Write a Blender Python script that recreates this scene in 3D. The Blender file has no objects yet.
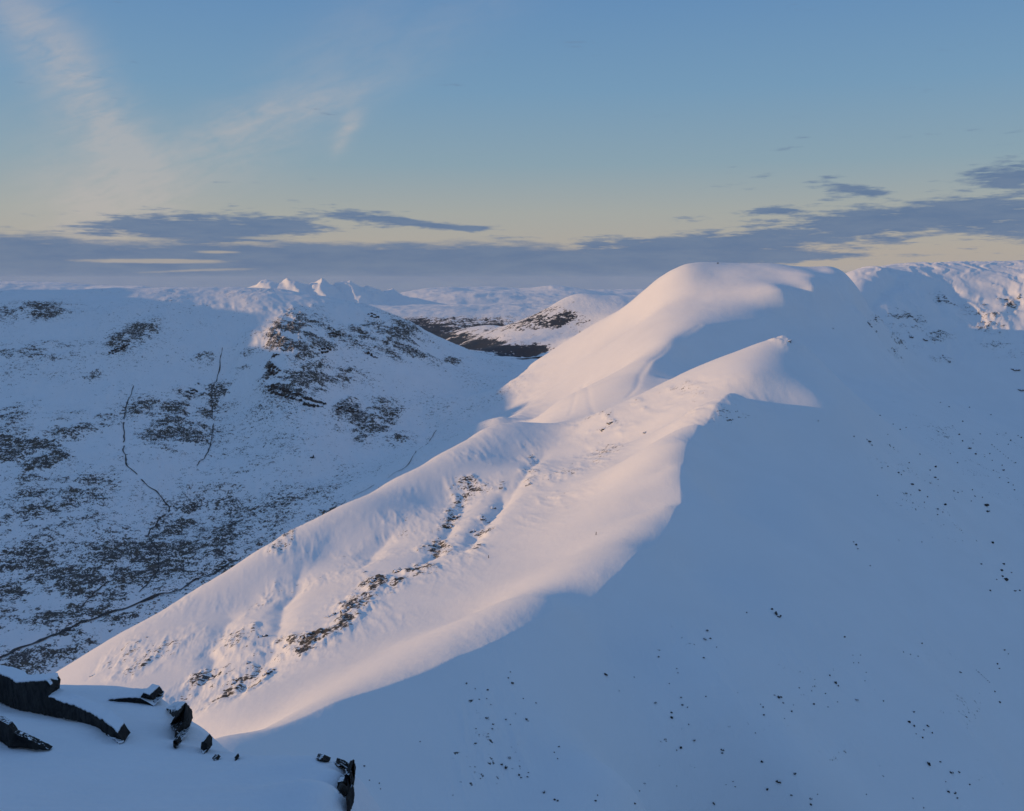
import bpy, bmesh, math, random
import numpy as np
from mathutils import Vector, Matrix
R = math.radians
S = bpy.context.scene
COL = S.collection

# ------------------------------------------------------------------ camera
F = 980.0                      # focal length in pixels of the 1024 px frame
CX, CY = 512.0, 405.5
PITCH = math.atan((CY - 280.0) / F)
Z0 = 870.0                     # altitude of the eye
cam_d = bpy.data.cameras.new('camera')
cam = bpy.data.objects.new('camera', cam_d); COL.objects.link(cam)
cam_d.sensor_width = 36.0; cam_d.lens = 36.0 * F / 1024.0
cam_d.clip_start = 0.3; cam_d.clip_end = 200000.0
cam.location = (0, 0, Z0)
cam.rotation_euler = (R(90) - PITCH, 0, 0)
S.camera = cam

# ------------------------------------------------------------------ light
SUN_EL = R(9.5)
SUN_AZ = R(-91.5)             # clockwise from +Y: low on the left, slightly behind the camera
sun_dir = Vector((math.sin(SUN_AZ) * math.cos(SUN_EL), math.cos(SUN_AZ) * math.cos(SUN_EL), math.sin(SUN_EL)))
sd = bpy.data.lights.new('sun', 'SUN'); sd.energy = 2.85; sd.angle = R(0.6); sd.color = (1.0, 0.60, 0.26)
so = bpy.data.objects.new('sun', sd); COL.objects.link(so)
so.rotation_euler = (-sun_dir).to_track_quat('-Z', 'Y').to_euler()
so.location = (-200, -60, Z0 + 200)

S.view_settings.view_transform = 'Standard'
S.view_settings.look = 'None'
S.view_settings.gamma = 1.0
S.view_settings.exposure = 0.20
S.view_settings.use_curve_mapping = False
S.cycles.max_bounces = 6
S.cycles.volume_bounces = 1
S.cycles.volume_step_rate = 1.0

# node helper -------------------------------------------------------
class NT:
    def __init__(s, nt): s.nt = nt
    def n(s, t, **k):
        o = s.nt.nodes.new(t)
        for a, b in k.items(): setattr(o, a, b)
        return o
    def l(s, a, b): s.nt.links.new(a, b)
    def m(s, op, a, b=None, c=None, clamp=False):
        o = s.nt.nodes.new('ShaderNodeMath'); o.operation = op; o.use_clamp = clamp
        for i, v in enumerate((a, b, c)):
            if v is None: continue
            if isinstance(v, (int, float)): o.inputs[i].default_value = v
            else: s.l(v, o.inputs[i])
        return o.outputs[0]
    def ss(s, x, a, b):   # smoothstep
        o = s.nt.nodes.new('ShaderNodeMapRange'); o.interpolation_type = 'SMOOTHSTEP'
        if isinstance(x, (int, float)): o.inputs[0].default_value = x
        else: s.l(x, o.inputs[0])
        for i, v in ((1, a), (2, b)):
            if isinstance(v, (int, float)): o.inputs[i].default_value = v
            else: s.l(v, o.inputs[i])
        return o.outputs[0]
    def mix(s, f, a, b):
        o = s.nt.nodes.new('ShaderNodeMix'); o.data_type = 'RGBA'
        for i, v in ((0, f), (6, a), (7, b)):
            if isinstance(v, (int, float)): o.inputs[i].default_value = v
            elif isinstance(v, tuple): o.inputs[i].default_value = (*v, 1.0) if len(v) == 3 else v
            else: s.l(v, o.inputs[i])
        return o.outputs[2]
    def comb(s, x, y, z):
        o = s.nt.nodes.new('ShaderNodeCombineXYZ')
        for i, v in enumerate((x, y, z)):
            if isinstance(v, (int, float)): o.inputs[i].default_value = v
            else: s.l(v, o.inputs[i])
        return o.outputs[0]
    def noise(s, vec, scale, detail=4.0, rough=0.55, dist=0.0):
        o = s.nt.nodes.new('ShaderNodeTexNoise'); s.l(vec, o.inputs['Vector'])
        o.inputs['Scale'].default_value = scale; o.inputs['Detail'].default_value = detail
        o.inputs['Roughness'].default_value = rough; o.inputs['Distortion'].default_value = dist
        return o.outputs[0]

# ------------------------------------------------------------------ sky
W = bpy.data.worlds.new('World'); S.world = W; W.use_nodes = True
W.node_tree.nodes.clear()
w = NT(W.node_tree)
sky = w.n('ShaderNodeTexSky', sky_type='NISHITA', sun_disc=False, sun_elevation=R(4.0),
          sun_rotation=SUN_AZ, altitude=870.0, air_density=1.0, dust_density=0.6, ozone_density=2.0)
tc = w.n('ShaderNodeTexCoord')
sep = w.n('ShaderNodeSeparateXYZ'); w.l(tc.outputs['Generated'], sep.inputs[0])
AZ = w.m('MULTIPLY', w.m('ARCTAN2', sep.outputs[0], sep.outputs[1]), 180 / math.pi)    # degrees, 0 = straight ahead
EL = w.m('MULTIPLY', w.m('ARCSINE', sep.outputs[2]), 180 / math.pi)
def sky_deg(px, py):
    v = (CY - py) / F; u = (px - CX) / F
    y = math.cos(PITCH) + v * math.sin(PITCH); z = -math.sin(PITCH) + v * math.cos(PITCH)
    n = math.sqrt(u * u + y * y + z * z)
    return math.degrees(math.atan2(u, y)), math.degrees(math.asin(z / n))
def blob(px, py, rx, ry, rot=0.0, fall=1.0):
    """soft ellipse on the sky, 1 in the middle, 0 outside; radii in degrees"""
    a, e = sky_deg(px, py); c, s_ = math.cos(R(rot)), math.sin(R(rot))
    dx = w.m('SUBTRACT', AZ, a); dy = w.m('SUBTRACT', EL, e)
    u = w.m('ADD', w.m('MULTIPLY', dx, c / rx), w.m('MULTIPLY', dy, s_ / rx))
    v = w.m('ADD', w.m('MULTIPLY', dx, -s_ / ry), w.m('MULTIPLY', dy, c / ry))
    d = w.m('ADD', w.m('MULTIPLY', u, u), w.m('MULTIPLY', v, v))
    return w.m('EXPONENT', w.m('MULTIPLY', d, -fall))
def vmax(*a):
    o = a[0]
    for b in a[1:]: o = w.m('MAXIMUM', o, b)
    return o
def vsum(*a):
    o = a[0]
    for b in a[1:]: o = w.m('ADD', o, b)
    return o
pos = w.comb(w.m('MULTIPLY', AZ, 0.12), w.m('MULTIPLY', EL, 0.62), 0.0)
n1 = w.noise(pos, 1.0, 7.0, 0.60, 0.25)
n2 = w.noise(w.comb(w.m('MULTIPLY', AZ, 0.35), w.m('MULTIPLY', EL, 1.9), 3.0), 1.0, 6.0, 0.62)
# the low bank: a ragged upper edge
n4 = w.noise(w.comb(w.m('MULTIPLY', AZ, 0.55), w.m('MULTIPLY', EL, 4.2), 5.0), 1.0, 5.0, 0.65)
nn = vsum(w.m('MULTIPLY', w.m('SUBTRACT', n1, 0.5), 0.9), w.m('MULTIPLY', w.m('SUBTRACT', n2, 0.5), 0.8), w.m('MULTIPLY', w.m('SUBTRACT', n4, 0.5), 0.9))
top = vsum(2.35, w.m('MULTIPLY', w.ss(AZ, -2.0, 22.0), -1.9), w.m('MULTIPLY', w.ss(AZ, -26.0, -20.0), -0.15))
d = w.m('SUBTRACT', w.m('ADD', top, w.m('MULTIPLY', nn, 1.1)), EL)
bank = w.ss(d, -0.25, 0.45)
def cl(px, py, rx, ry, rot, amp): return w.m('MULTIPLY', blob(px, py, rx, ry, rot), amp)
cov = vsum(cl(235, 226, 7.5, .95, 0, 1.0), cl(180, 236, 6, .8, 2, .5), cl(400, 221, 3.6, .32, -6, .9), cl(470, 228, 2.4, .2, -3, .6),
           cl(740, 243, 7.0, .75, 1, 1.0), cl(930, 213, 8.5, .75, 1, 1.05), cl(985, 224, 7.0, .55, 0, .6), cl(1010, 175, 3.0, .9, 4, 1.1),
           cl(850, 189, 1.6, .5, -8, .9), cl(775, 210, 1.6, .25, 0, .8), cl(825, 178, 1.4, .25, 8, .7), cl(765, 176, .8, .2, 8, .6),
           cl(640, 250, 6.5, .8, 0, .8), cl(880, 193, .7, .2, 0, .7), cl(1030, 235, 6, .6, 0, .5), cl(790,257,7,.35,0,.7), cl(700,262,5,.3,0,.6))
c2 = w.ss(w.m('ADD', cov, w.m('MULTIPLY', nn, 1.9)), 0.36, 0.95)
# thin bright gaps in the bank
gap = vsum(cl(150, 261, 5.0, .16, 0, 1.0), cl(210, 270, 5.0, .12, 2, .6), cl(218, 252, 1.6, .12, 0, .8), cl(280, 238, 3, .16, 0, .8), cl(140, 239, 3, .2, 0, .7))
gapm = w.m('MULTIPLY', w.ss(w.m('ADD', gap, w.m('MULTIPLY', nn, .6)), 0.35, 0.8), 0.75)
bank = w.m('MULTIPLY', vmax(bank, c2), w.m('SUBTRACT', 1.0, gapm))
bank = w.m('MULTIPLY', bank, 0.93)
# high thin cirrus
cn = w.noise(w.comb(w.m('MULTIPLY', AZ, 0.10), w.m('MULTIPLY', EL, 0.16), 7.0), 1.0, 6.0, 0.6, 0.6)
cn2 = w.noise(w.comb(w.m('MULTIPLY', AZ, 0.5), w.m('MULTIPLY', EL, 0.5), 2.0), 1.0, 5.0, 0.6, 0.4)
ci = vsum(cl(45, 45, 7.5, 1.6, -52, .75), cl(95, 110, 5.0, 1.7, -60, .75), cl(115, 170, 3.0, 2.0, -70, .4),
          cl(75, 205, 4.0, 2.0, -55, .65), cl(150, 195, 6.0, 1.4, 12, .35),
          cl(290, 110, 6.0, .8, 17, .6), cl(245, 135, 4.5, 1.7, 20, .6), cl(180, 170, 6.5, 1.6, 20, .35),
          cl(348, 128, 1.2, .55, 62, 1.0), cl(342, 142, .9, .3, 55, .5),
          cl(330, 45, 5.0, 1.6, 35, .25), cl(420, 40, 7.0, 1.4, 25, .25))
cs = w.noise(w.comb(w.m('ADD', w.m('MULTIPLY', AZ, 0.55), w.m('MULTIPLY', EL, -.25)), w.m('ADD', w.m('MULTIPLY', EL, 1.5), w.m('MULTIPLY', AZ, -.45)), 4.0), 1.0, 6.0, 0.62, .5)
cim = w.m('MULTIPLY', ci, w.ss(vsum(w.m('MULTIPLY', cn, .8), w.m('MULTIPLY', cn2, .4), w.m('MULTIPLY', cs, .8)), .52, 1.30), clamp=True)
cim = w.m('MULTIPLY', cim, 0.48)

STR = 0.10
def rad(r, g, b): return (r / STR, g / STR, b / STR)
SKYC = [(-90, (.16, .22, .33)), (-.5, (.38, .345, .325)), (1.6, (.39, .35, .32)), (3.8, (.345, .36, .35)), (6.5, (.235, .335, .405)), (10.5, (.165, .30, .45)), (17, (.105, .235, .45)), (40, (.12, .22, .42)), (90, (.13, .23, .42))]
ramp = None
for (e0, k0), (e1, k1) in zip(SKYC[1:], SKYC[2:]):
    ramp = w.mix(w.m('DIVIDE', w.m('SUBTRACT', EL, e0), e1 - e0, clamp=True), rad(*k0) if ramp is None else ramp, rad(*k1))
c0 = w.mix(0.86, sky.outputs[0], ramp)       # the twilight colours of the photograph over the physical sky
c1 = w.mix(cim, c0, rad(0.47, 0.42, 0.40))
ccol = w.mix(w.ss(n2, .3, .7), rad(0.088, 0.150, 0.265), rad(0.12, 0.178, 0.28))
c3 = w.mix(bank, c1, ccol)
bg = w.n('ShaderNodeBackground'); w.l(c3, bg.inputs[0]); bg.inputs[1].default_value = STR
ow = w.n('ShaderNodeOutputWorld'); w.l(bg.outputs[0], ow.inputs[0])

# ------------------------------------------------------------------ numeric helpers
def P(px, py, Y):
    """world point on the sight line through a photo pixel at ground distance Y"""
    v = (CY - py) / F; u = (px - CX) / F
    y = math.cos(PITCH) + v * math.sin(PITCH); z = -math.sin(PITCH) + v * math.cos(PITCH)
    return np.array((u / y * Y, Y, z / y * Y))
rs = np.random.RandomState(7)
PERM = rs.permutation(512); GR = rs.rand(512) * 2 * np.pi
GX, GY = np.cos(GR), np.sin(GR)
def gnoise(x, y, seed=0):
    xi = np.floor(x).astype(np.int64); yi = np.floor(y).astype(np.int64)
    xf = x - xi; yf = y - yi
    def g(ix, iy, fx, fy):
        h = PERM[(PERM[(ix + seed * 37) & 511] + iy) & 511]
        return GX[h] * fx + GY[h] * fy
    u = xf * xf * xf * (xf * (xf * 6 - 15) + 10); v = yf * yf * yf * (yf * (yf * 6 - 15) + 10)
    a = g(xi, yi, xf, yf); b = g(xi + 1, yi, xf - 1, yf)
    c = g(xi, yi + 1, xf, yf - 1); d_ = g(xi + 1, yi + 1, xf - 1, yf - 1)
    return (a + (b - a) * u) * (1 - v) + (c + (d_ - c) * u) * v
def fbm(x, y, wl, oct=4, gain=0.5, seed=0, ridged=False):
    o = np.zeros_like(x); a = 1.0; f = 1.0 / wl
    for k in range(oct):
        n = gnoise(x * f + 13.7 * k, y * f - 7.3 * k, seed + k)
        o += a * ((0.5 - np.abs(n) * 1.6) if ridged else n)
        a *= gain; f *= 2.03
    return o
def sstep(x, a, b):
    t = np.clip((x - a) / (b - a), 0, 1); return t * t * (3 - 2 * t)
def resample(pts, step):
    out = []
    p = np.array(pts, float)
    for i in range(len(p) - 1):
        a, b = p[i], p[i + 1]
        n = max(1, int(round(np.linalg.norm((b - a)[:2]) / step)))
        p0 = p[i - 1] if i else 2 * a - b; p3 = p[i + 2] if i + 2 < len(p) else 2 * b - a
        for k in range(n):
            t = k / n
            out.append(0.5 * ((2 * a) + (b - p0) * t + (2 * p0 - 5 * a + 4 * b - p3) * t * t + (-p0 + 3 * a - 3 * b + p3) * t ** 3))
    out.append(p[-1]); return out
class TPS:
    def __init__(s, pts, scale, lam=1e-4):
        p = np.array(pts); keep = []
        for i in range(len(p)):
            if all(np.hypot(*(p[i, :2] - p[j, :2])) > scale * 0.012 for j in keep): keep.append(i)
        p = p[keep]; s.sc = scale; s.c = p[:, :2] / scale; n = len(p)
        d_ = np.hypot(s.c[:, None, 0] - s.c[None, :, 0], s.c[:, None, 1] - s.c[None, :, 1])
        K = s.k(d_) + np.eye(n) * lam
        Q = np.hstack([np.ones((n, 1)), s.c])
        A = np.block([[K, Q], [Q.T, np.zeros((3, 3))]])
        s.w = np.linalg.solve(A, np.concatenate([p[:, 2], np.zeros(3)]))
    @staticmethod
    def k(r): return r * r * np.log(r + 1e-9)
    def __call__(s, x, y):
        x = np.asarray(x, float) / s.sc; y = np.asarray(y, float) / s.sc
        sh = x.shape; x = x.ravel(); y = y.ravel(); o = np.empty_like(x)
        for i in range(0, len(x), 20000):
            a, b = x[i:i + 20000], y[i:i + 20000]
            r2 = (a[:, None] - s.c[None, :, 0]) ** 2 + (b[:, None] - s.c[None, :, 1]) ** 2 + 1e-12
            o[i:i + 20000] = (0.5 * r2 * np.log(r2)) @ s.w[:-3] + s.w[-3] + s.w[-2] * a + s.w[-1] * b
        return o.reshape(sh)
def seg_dist(x, y, poly):
    """distance to a polyline in plan, and the parameter 0..1 along it"""
    best = np.full(x.shape, 1e9); par = np.zeros(x.shape); side = np.zeros(x.shape)
    n = len(poly) - 1
    for i in range(n):
        ax, ay = poly[i][:2]; bx, by = poly[i + 1][:2]
        dx, dy = bx - ax, by - ay; L = dx * dx + dy * dy + 1e-9
        t = np.clip(((x - ax) * dx + (y - ay) * dy) / L, 0, 1)
        d_ = np.hypot(x - ax - t * dx, y - ay - t * dy)
        m = d_ < best
        best = np.where(m, d_, best); par = np.where(m, (i + t) / n, par)
        side = np.where(m, np.sign(dx * (y - ay) - dy * (x - ax)), side)
    return best, par, side

# ------------------------------------------------------------------ main terrain: crest and valley lines
L = []
def line(step, *pts):
    L.extend(resample([P(*p) if len(p) == 3 else np.array(p[1:], float) for p in pts], step))
Wd = 'w'
# near ridge crest: col below the camera -> peak
line(90, (190, 745, 430), (340, 700, 500), (450, 655, 580), (555, 600, 690), (635, 548, 810), (668, 505, 930), (680, 465, 1060),
     (700, 425, 1210), (735, 393, 1370), (765, 362, 1520), (795, 340, 1620))
line(50, (712, 432, 1225), (693, 470, 1072), (692, 508, 945), (664, 535, 865))
line(60, (664, 465, 1078), (648, 505, 955))
line(90, (745, 400, 1390), (785, 401, 1395), (828, 410, 1378))
# skyline of its west flank, descending to the left
line(110, (795, 340, 1620), (740, 350, 1650), (690, 370, 1660), (640, 397, 1650), (600, 416, 1640), (572, 434, 1640))
line(110, (555, 424, 1780), (520, 424, 1790), (480, 432, 1730), (430, 460, 1620), (380, 488, 1500), (330, 515, 1400), (250, 555, 1250), (190, 592, 1150), (120, 632, 1050), (50, 680, 960), (0, 718, 900))
line(150, (Wd, -570, 900, -450), (Wd, -640, 1080, -520))
# lit flank between skyline and crest
line(110, (60, 700, 830), (110, 720, 720), (170, 735, 620))
line(110, (150, 660, 880), (210, 690, 720), (280, 690, 610))
line(110, (250, 600, 1060), (300, 620, 860), (370, 640, 700))
line(110, (340, 550, 1200), (400, 575, 950), (470, 600, 770))
line(110, (440, 500, 1380), (490, 530, 1080), (560, 545, 880))
line(110, (520, 455, 1560), (560, 480, 1260), (620, 490, 1020))
line(110, (600, 440, 1520), (650, 440, 1280))
line(110, (680, 395, 1540), (710, 400, 1400))
# behind the lit skyline the ground falls to the western valley
line(150, (Wd, -520, 1180, -520), (Wd, -330, 1480, -490), (Wd, -200, 1750, -440), (Wd, -60, 2050, -370), (Wd, 60, 2300, -330))
line(200, (0, 655, 1580), (130, 600, 1800), (Wd, -560, 2250, -520), (Wd, -330, 2700, -440), (Wd, -130, 3150, -370), (500, 372, 3600))
# col between near peak and far fell, far fell crest
line(110, (658, 378, 2060), (690, 360, 2190), (740, 343, 2285), (790, 330, 2430), (830, 312, 2570), (858, 296, 2790))
line(110, (Wd, 470, 1960, -200), (Wd, 380, 1900, -205))
line(110, (Wd, 320, 1850, -205), (640, 388, 1990), (652, 362, 2120), (672, 342, 2230), (700, 326, 2330), (760, 319, 2430), (805, 304, 2560), (838, 289, 2670), (847, 279, 2770))
line(130, (Wd, 180, 1850, -245), (600, 405, 1960), (560, 415, 2050))
# far fell flank
line(150, (450, 440, 2330), (500, 420, 2270), (560, 400, 2200), (620, 370, 2250))
line(180, (505, 388, 3250), (530, 366, 3230), (560, 345, 3180), (600, 320, 3100), (640, 297, 3020), (660, 278, 2950), (685, 266, 2900))
line(180, (520, 400, 2800), (600, 350, 2680), (660, 310, 2640), (700, 290, 2680))
line(180, (560, 370, 2850), (640, 320, 2760))
line(200, (672, 270, 2870), (688, 264, 2850), (704, 262.5, 2860), (720, 262.5, 2870), (770, 263.5, 2880), (815, 267, 2900), (840, 271.5, 2900))
line(200, (715, 275, 2780), (785, 279, 2670), (825, 278, 2690))
line(120, (760, 269, 2790), (820, 271, 2810))
line(120, (700, 300, 2600), (745, 298, 2540), (785, 293, 2525), (815, 289, 2580))
line(250, (Wd, 480, 3160, -70), (Wd, 660, 3100, -50), (Wd, 820, 3110, -70), (Wd, 965, 3095, -80))  # unseen ground behind the skyline, lowered so sun reaches the headwall
line(200, (Wd, 800, 3330, -100), (Wd, 1010, 3420, -70))
line(200, (Wd, 600, 3650, -130), (Wd, 1000, 3750, -80), (Wd, 1350, 3950, 20))
line(250, (Wd, 300, 3400, -170), (Wd, 250, 3700, -260), (Wd, 600, 3900, -160), (Wd, 1200, 4200, -60), (Wd, 2200, 4400, -40))
# far side of the far fell (shaded) and the gully
line(150, (790, 352, 2290), (830, 346, 2370), (862, 330, 2560), (873, 308, 2820))
line(150, (812, 364, 2260), (860, 374, 2280), (900, 395, 2150), (960, 430, 2040), (1024, 475, 1900))
# east spur of the near peak and its sides
line(50, (801, 344, 1640), (812, 358, 1655), (828, 378, 1660))
line(110, (795, 340, 1620), (803, 358, 1570), (818, 378, 1500), (842, 408, 1400), (880, 445, 1400), (925, 480, 1390), (970, 520, 1360), (1030, 580, 1280))
line(140, (730, 440, 1230), (790, 445, 1280), (850, 460, 1300), (920, 520, 1230), (1000, 600, 1100))
line(140, (720, 500, 1060), (800, 500, 1090), (880, 560, 1050), (1000, 680, 920))
line(140, (690, 570, 840), (780, 590, 830), (880, 660, 790), (1000, 760, 740))
line(140, (600, 640, 690), (700, 680, 650), (820, 740, 640), (960, 811, 660), (1060, 830, 740))
line(140, (470, 700, 540), (540, 760, 500), (650, 811, 500), (800, 811, 580))
line(140, (330, 760, 440), (400, 811, 420), (500, 811, 450))
# right-hand headwall
line(170, (866, 268.5, 3450), (885, 268, 3560), (940, 267, 3600), (1000, 267, 3620), (1060, 266, 3580))
line(120, (867, 282, 3260), (871, 297, 3130))
line(170, (905, 286, 3330), (960, 285, 3400), (1030, 285, 3340))
line(170, (868, 322, 2960), (905, 322, 3080), (960, 322, 3130), (1030, 325, 3080))
line(170, (872, 345, 2700), (920, 360, 2820), (980, 375, 2800), (1050, 390, 2750))
line(170, (900, 374, 2450), (980, 415, 2420), (1050, 450, 2350))

# western fell on the left
line(220, (-30, 300, 3350), (0, 295, 3400), (60, 292, 3500), (140, 291, 3550), (215, 297, 3550), (260, 301, 3500), (310, 305, 3520), (370, 313, 3600), (420, 332, 3650), (460, 352, 3650), (490, 366, 3620))
line(250, (Wd, -2100, 3900, -60), (Wd, -1500, 4100, -60), (Wd, -900, 4200, -110), (Wd, -450, 4200, -200), (Wd, -100, 4100, -330), (Wd, 100, 4000, -330))
line(250, (0, 320, 3150), (70, 322, 3200), (150, 325, 3220), (215, 330, 3250))
line(250, (0, 370, 2850), (80, 375, 2880), (160, 385, 2880), (230, 385, 2950))
line(220, (0, 440, 2450), (80, 445, 2480), (160, 450, 2500), (240, 450, 2600))
line(220, (0, 520, 2080), (80, 525, 2100), (160, 525, 2160), (240, 515, 2250))
line(220, (0, 590, 1830), (70, 588, 1850), (140, 580, 1890))
# crag spur of the western fell
line(120, (300, 310, 3450), (295, 322, 3250), (285, 345, 3060), (282, 372, 2920), (285, 400, 2790), (305, 440, 2560), (310, 480, 2380))
line(120, (240, 318, 3330), (238, 340, 3150), (236, 370, 3020), (240, 405, 2850))
line(120, (330, 320, 3420), (335, 345, 3200), (340, 375, 3060), (345, 410, 2860), (370, 450, 2620))
line(150, (390, 330, 3500), (400, 360, 3300), (410, 395, 3060), (430, 430, 2850))
line(150, (450, 365, 3480), (465, 395, 3200))
# ground below the camera, hidden by the summit edge, and unseen ground to the sides
line(200, (Wd, 0, 60, -48), (Wd, -10, 130, -95), (Wd, -40, 220, -150), (Wd, -90, 320, -190))
line(200, (Wd, 200, 60, -120), (Wd, 180, 200, -190), (Wd, 160, 330, -230))
line(200, (Wd, 600, 60, -300), (Wd, 600, 350, -360), (Wd, 1100, 400, -460), (Wd, 1300, 900, -480), (Wd, 1700, 1400, -470), (Wd, 2200, 2000, -440))
line(300, (Wd, -60, 60, -45), (Wd, -160, 200, -130), (Wd, -350, 60, -170), (Wd, -350, 330, -270), (Wd, -550, 600, -470))
line(300, (Wd, -900, 300, -500), (Wd, -950, 900, -590), (Wd, -1100, 1400, -620), (Wd, -1600, 800, -600), (Wd, -1700, 1700, -610))
line(300, (Wd, -1450, 2250, -480), (Wd, -1800, 2800, -300), (Wd, -2200, 3500, -60))
line(300, (Wd, -2700, 1450, -60), (Wd, -2650, 1850, 80), (Wd, -2600, 2400, 88), (Wd, -2650, 2950, 100), (Wd, -2650, 3300, 190), (Wd, -2800, 4000, 170))  # unseen ridge far left, added to cast shade over the western fell
line(300, (Wd, -3600, 3200, -300), (Wd, -3600, 2500, -350), (Wd, -3500, 1700, -480))
line(300, (Wd, -2150, 1750, -400), (Wd, -2150, 2300, -280), (Wd, -2200, 2900, -180))
line(400, (Wd, -3000, 600, -560), (Wd, 3000, 600, -480), (Wd, 3200, 2000, -300), (Wd, 3000, 3300, 20), (Wd, 3500, 4600, -60), (Wd, 0, 4700, -380), (Wd, -1500, 4900, -250), (Wd, -3500, 4800, -200))
base = TPS(L, 1000.0, 6e-5)

def hit_fn(hf, px, py, y0, y1, n=500):
    ys = y0 * (y1 / y0) ** (np.arange(n) / (n - 1))
    p = P(px, py, 1.0)
    h = hf(p[0] * ys, ys) - p[2] * ys
    k = np.argmax(h > 0)
    if h[k] <= 0: return None
    if k == 0: return np.array((p[0] * ys[0], ys[0], p[2] * ys[0]))
    t = h[k - 1] / (h[k - 1] - h[k] + 1e-12)
    y = ys[k - 1] + (ys[k] - ys[k - 1]) * t
    return np.array((p[0] * y, y, p[2] * y))
def bhit(px, py): return hit_fn(base, px, py, 380.0, 4600.0)
def bpoly(*pp):
    o = []
    for p in pp:
        h = bhit(*p)
        if h is not None: o.append(h)
    return o

# gullies (depth m, half width m)
GUL = [(4.5, 10, bpoly((303, 560), (290, 595), (270, 640), (255, 668), (215, 698))),
       (1.5, 16, bpoly((345, 515), (325, 548), (300, 580), (285, 610))),
       (8, 13, bpoly((508, 478), (495, 505), (478, 526), (458, 546))),
       (6, 13, bpoly((470, 478), (457, 508), (438, 540), (410, 568))),
       (5, 16, bpoly((400, 520), (375, 548), (350, 570))),
       (5, 12, bpoly((230, 610), (215, 650), (190, 695))),
       (4, 12, bpoly((545, 450), (525, 470), (500, 500))),
       (16, 32, bpoly((240, 318), (232, 345), (222, 385), (214, 430), (205, 470))),
       (10, 26, bpoly((180, 320), (190, 350), (205, 390))),
       (14, 28, bpoly((945, 283), (965, 308), (985, 330))),
       (10, 22, bpoly((935, 283), (936, 300), (945, 320))),
       (12, 24, bpoly((1000, 285), (1008, 300), (1022, 322))),
       (8, 20, bpoly((900, 292), (908, 308), (925, 330))),
       (24, 32, bpoly((905, 272), (885, 285), (872, 302), (866, 325)))]
# tracks and soft snow edges: (height of step m, width m)
TRK = [(1.4, 7, bpoly((700, 326), (672, 343), (652, 360), (640, 375), (636, 388), (628, 396))),
       (.7, 6, bpoly((600, 372), (583, 386), (590, 402), (600, 412))),
       (.6, 6, bpoly((583, 384), (574, 400), (570, 415))),
       (1.6, 6, bpoly((190, 680), (178, 692), (160, 698))),
       (2.0, 8, bpoly((860, 372), (900, 395), (940, 418), (990, 450)))]
ROCKLINE = []

# streams on the western fell
STREAMS = [('mountain_stream', 3.0, bpoly((134, 385), (128, 400), (124, 425), (124, 450), (128, 466), (146, 484), (163, 500), (168, 511), (158, 524), (148, 536), (154, 548), (160, 560), (157, 572), (146, 585), (138, 592))),
           ('mountain_stream', 2.0, bpoly((222, 345), (219, 370), (212, 395), (213, 420), (208, 450), (197, 465))),
           ('mountain_stream', 2.0, bpoly((116, 567), (113, 578), (104, 587), (90, 600), (76, 612))),
           ('valley_stream', 5.0, bpoly((-20, 668), (20, 650), (50, 636), (85, 622), (120, 608), (150, 600), (190, 584), (235, 560))),
           ('mountain_stream', 2.2, bpoly((330, 510), (360, 492), (385, 478), (410, 462), (430, 440), (436, 430)))]

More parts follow.
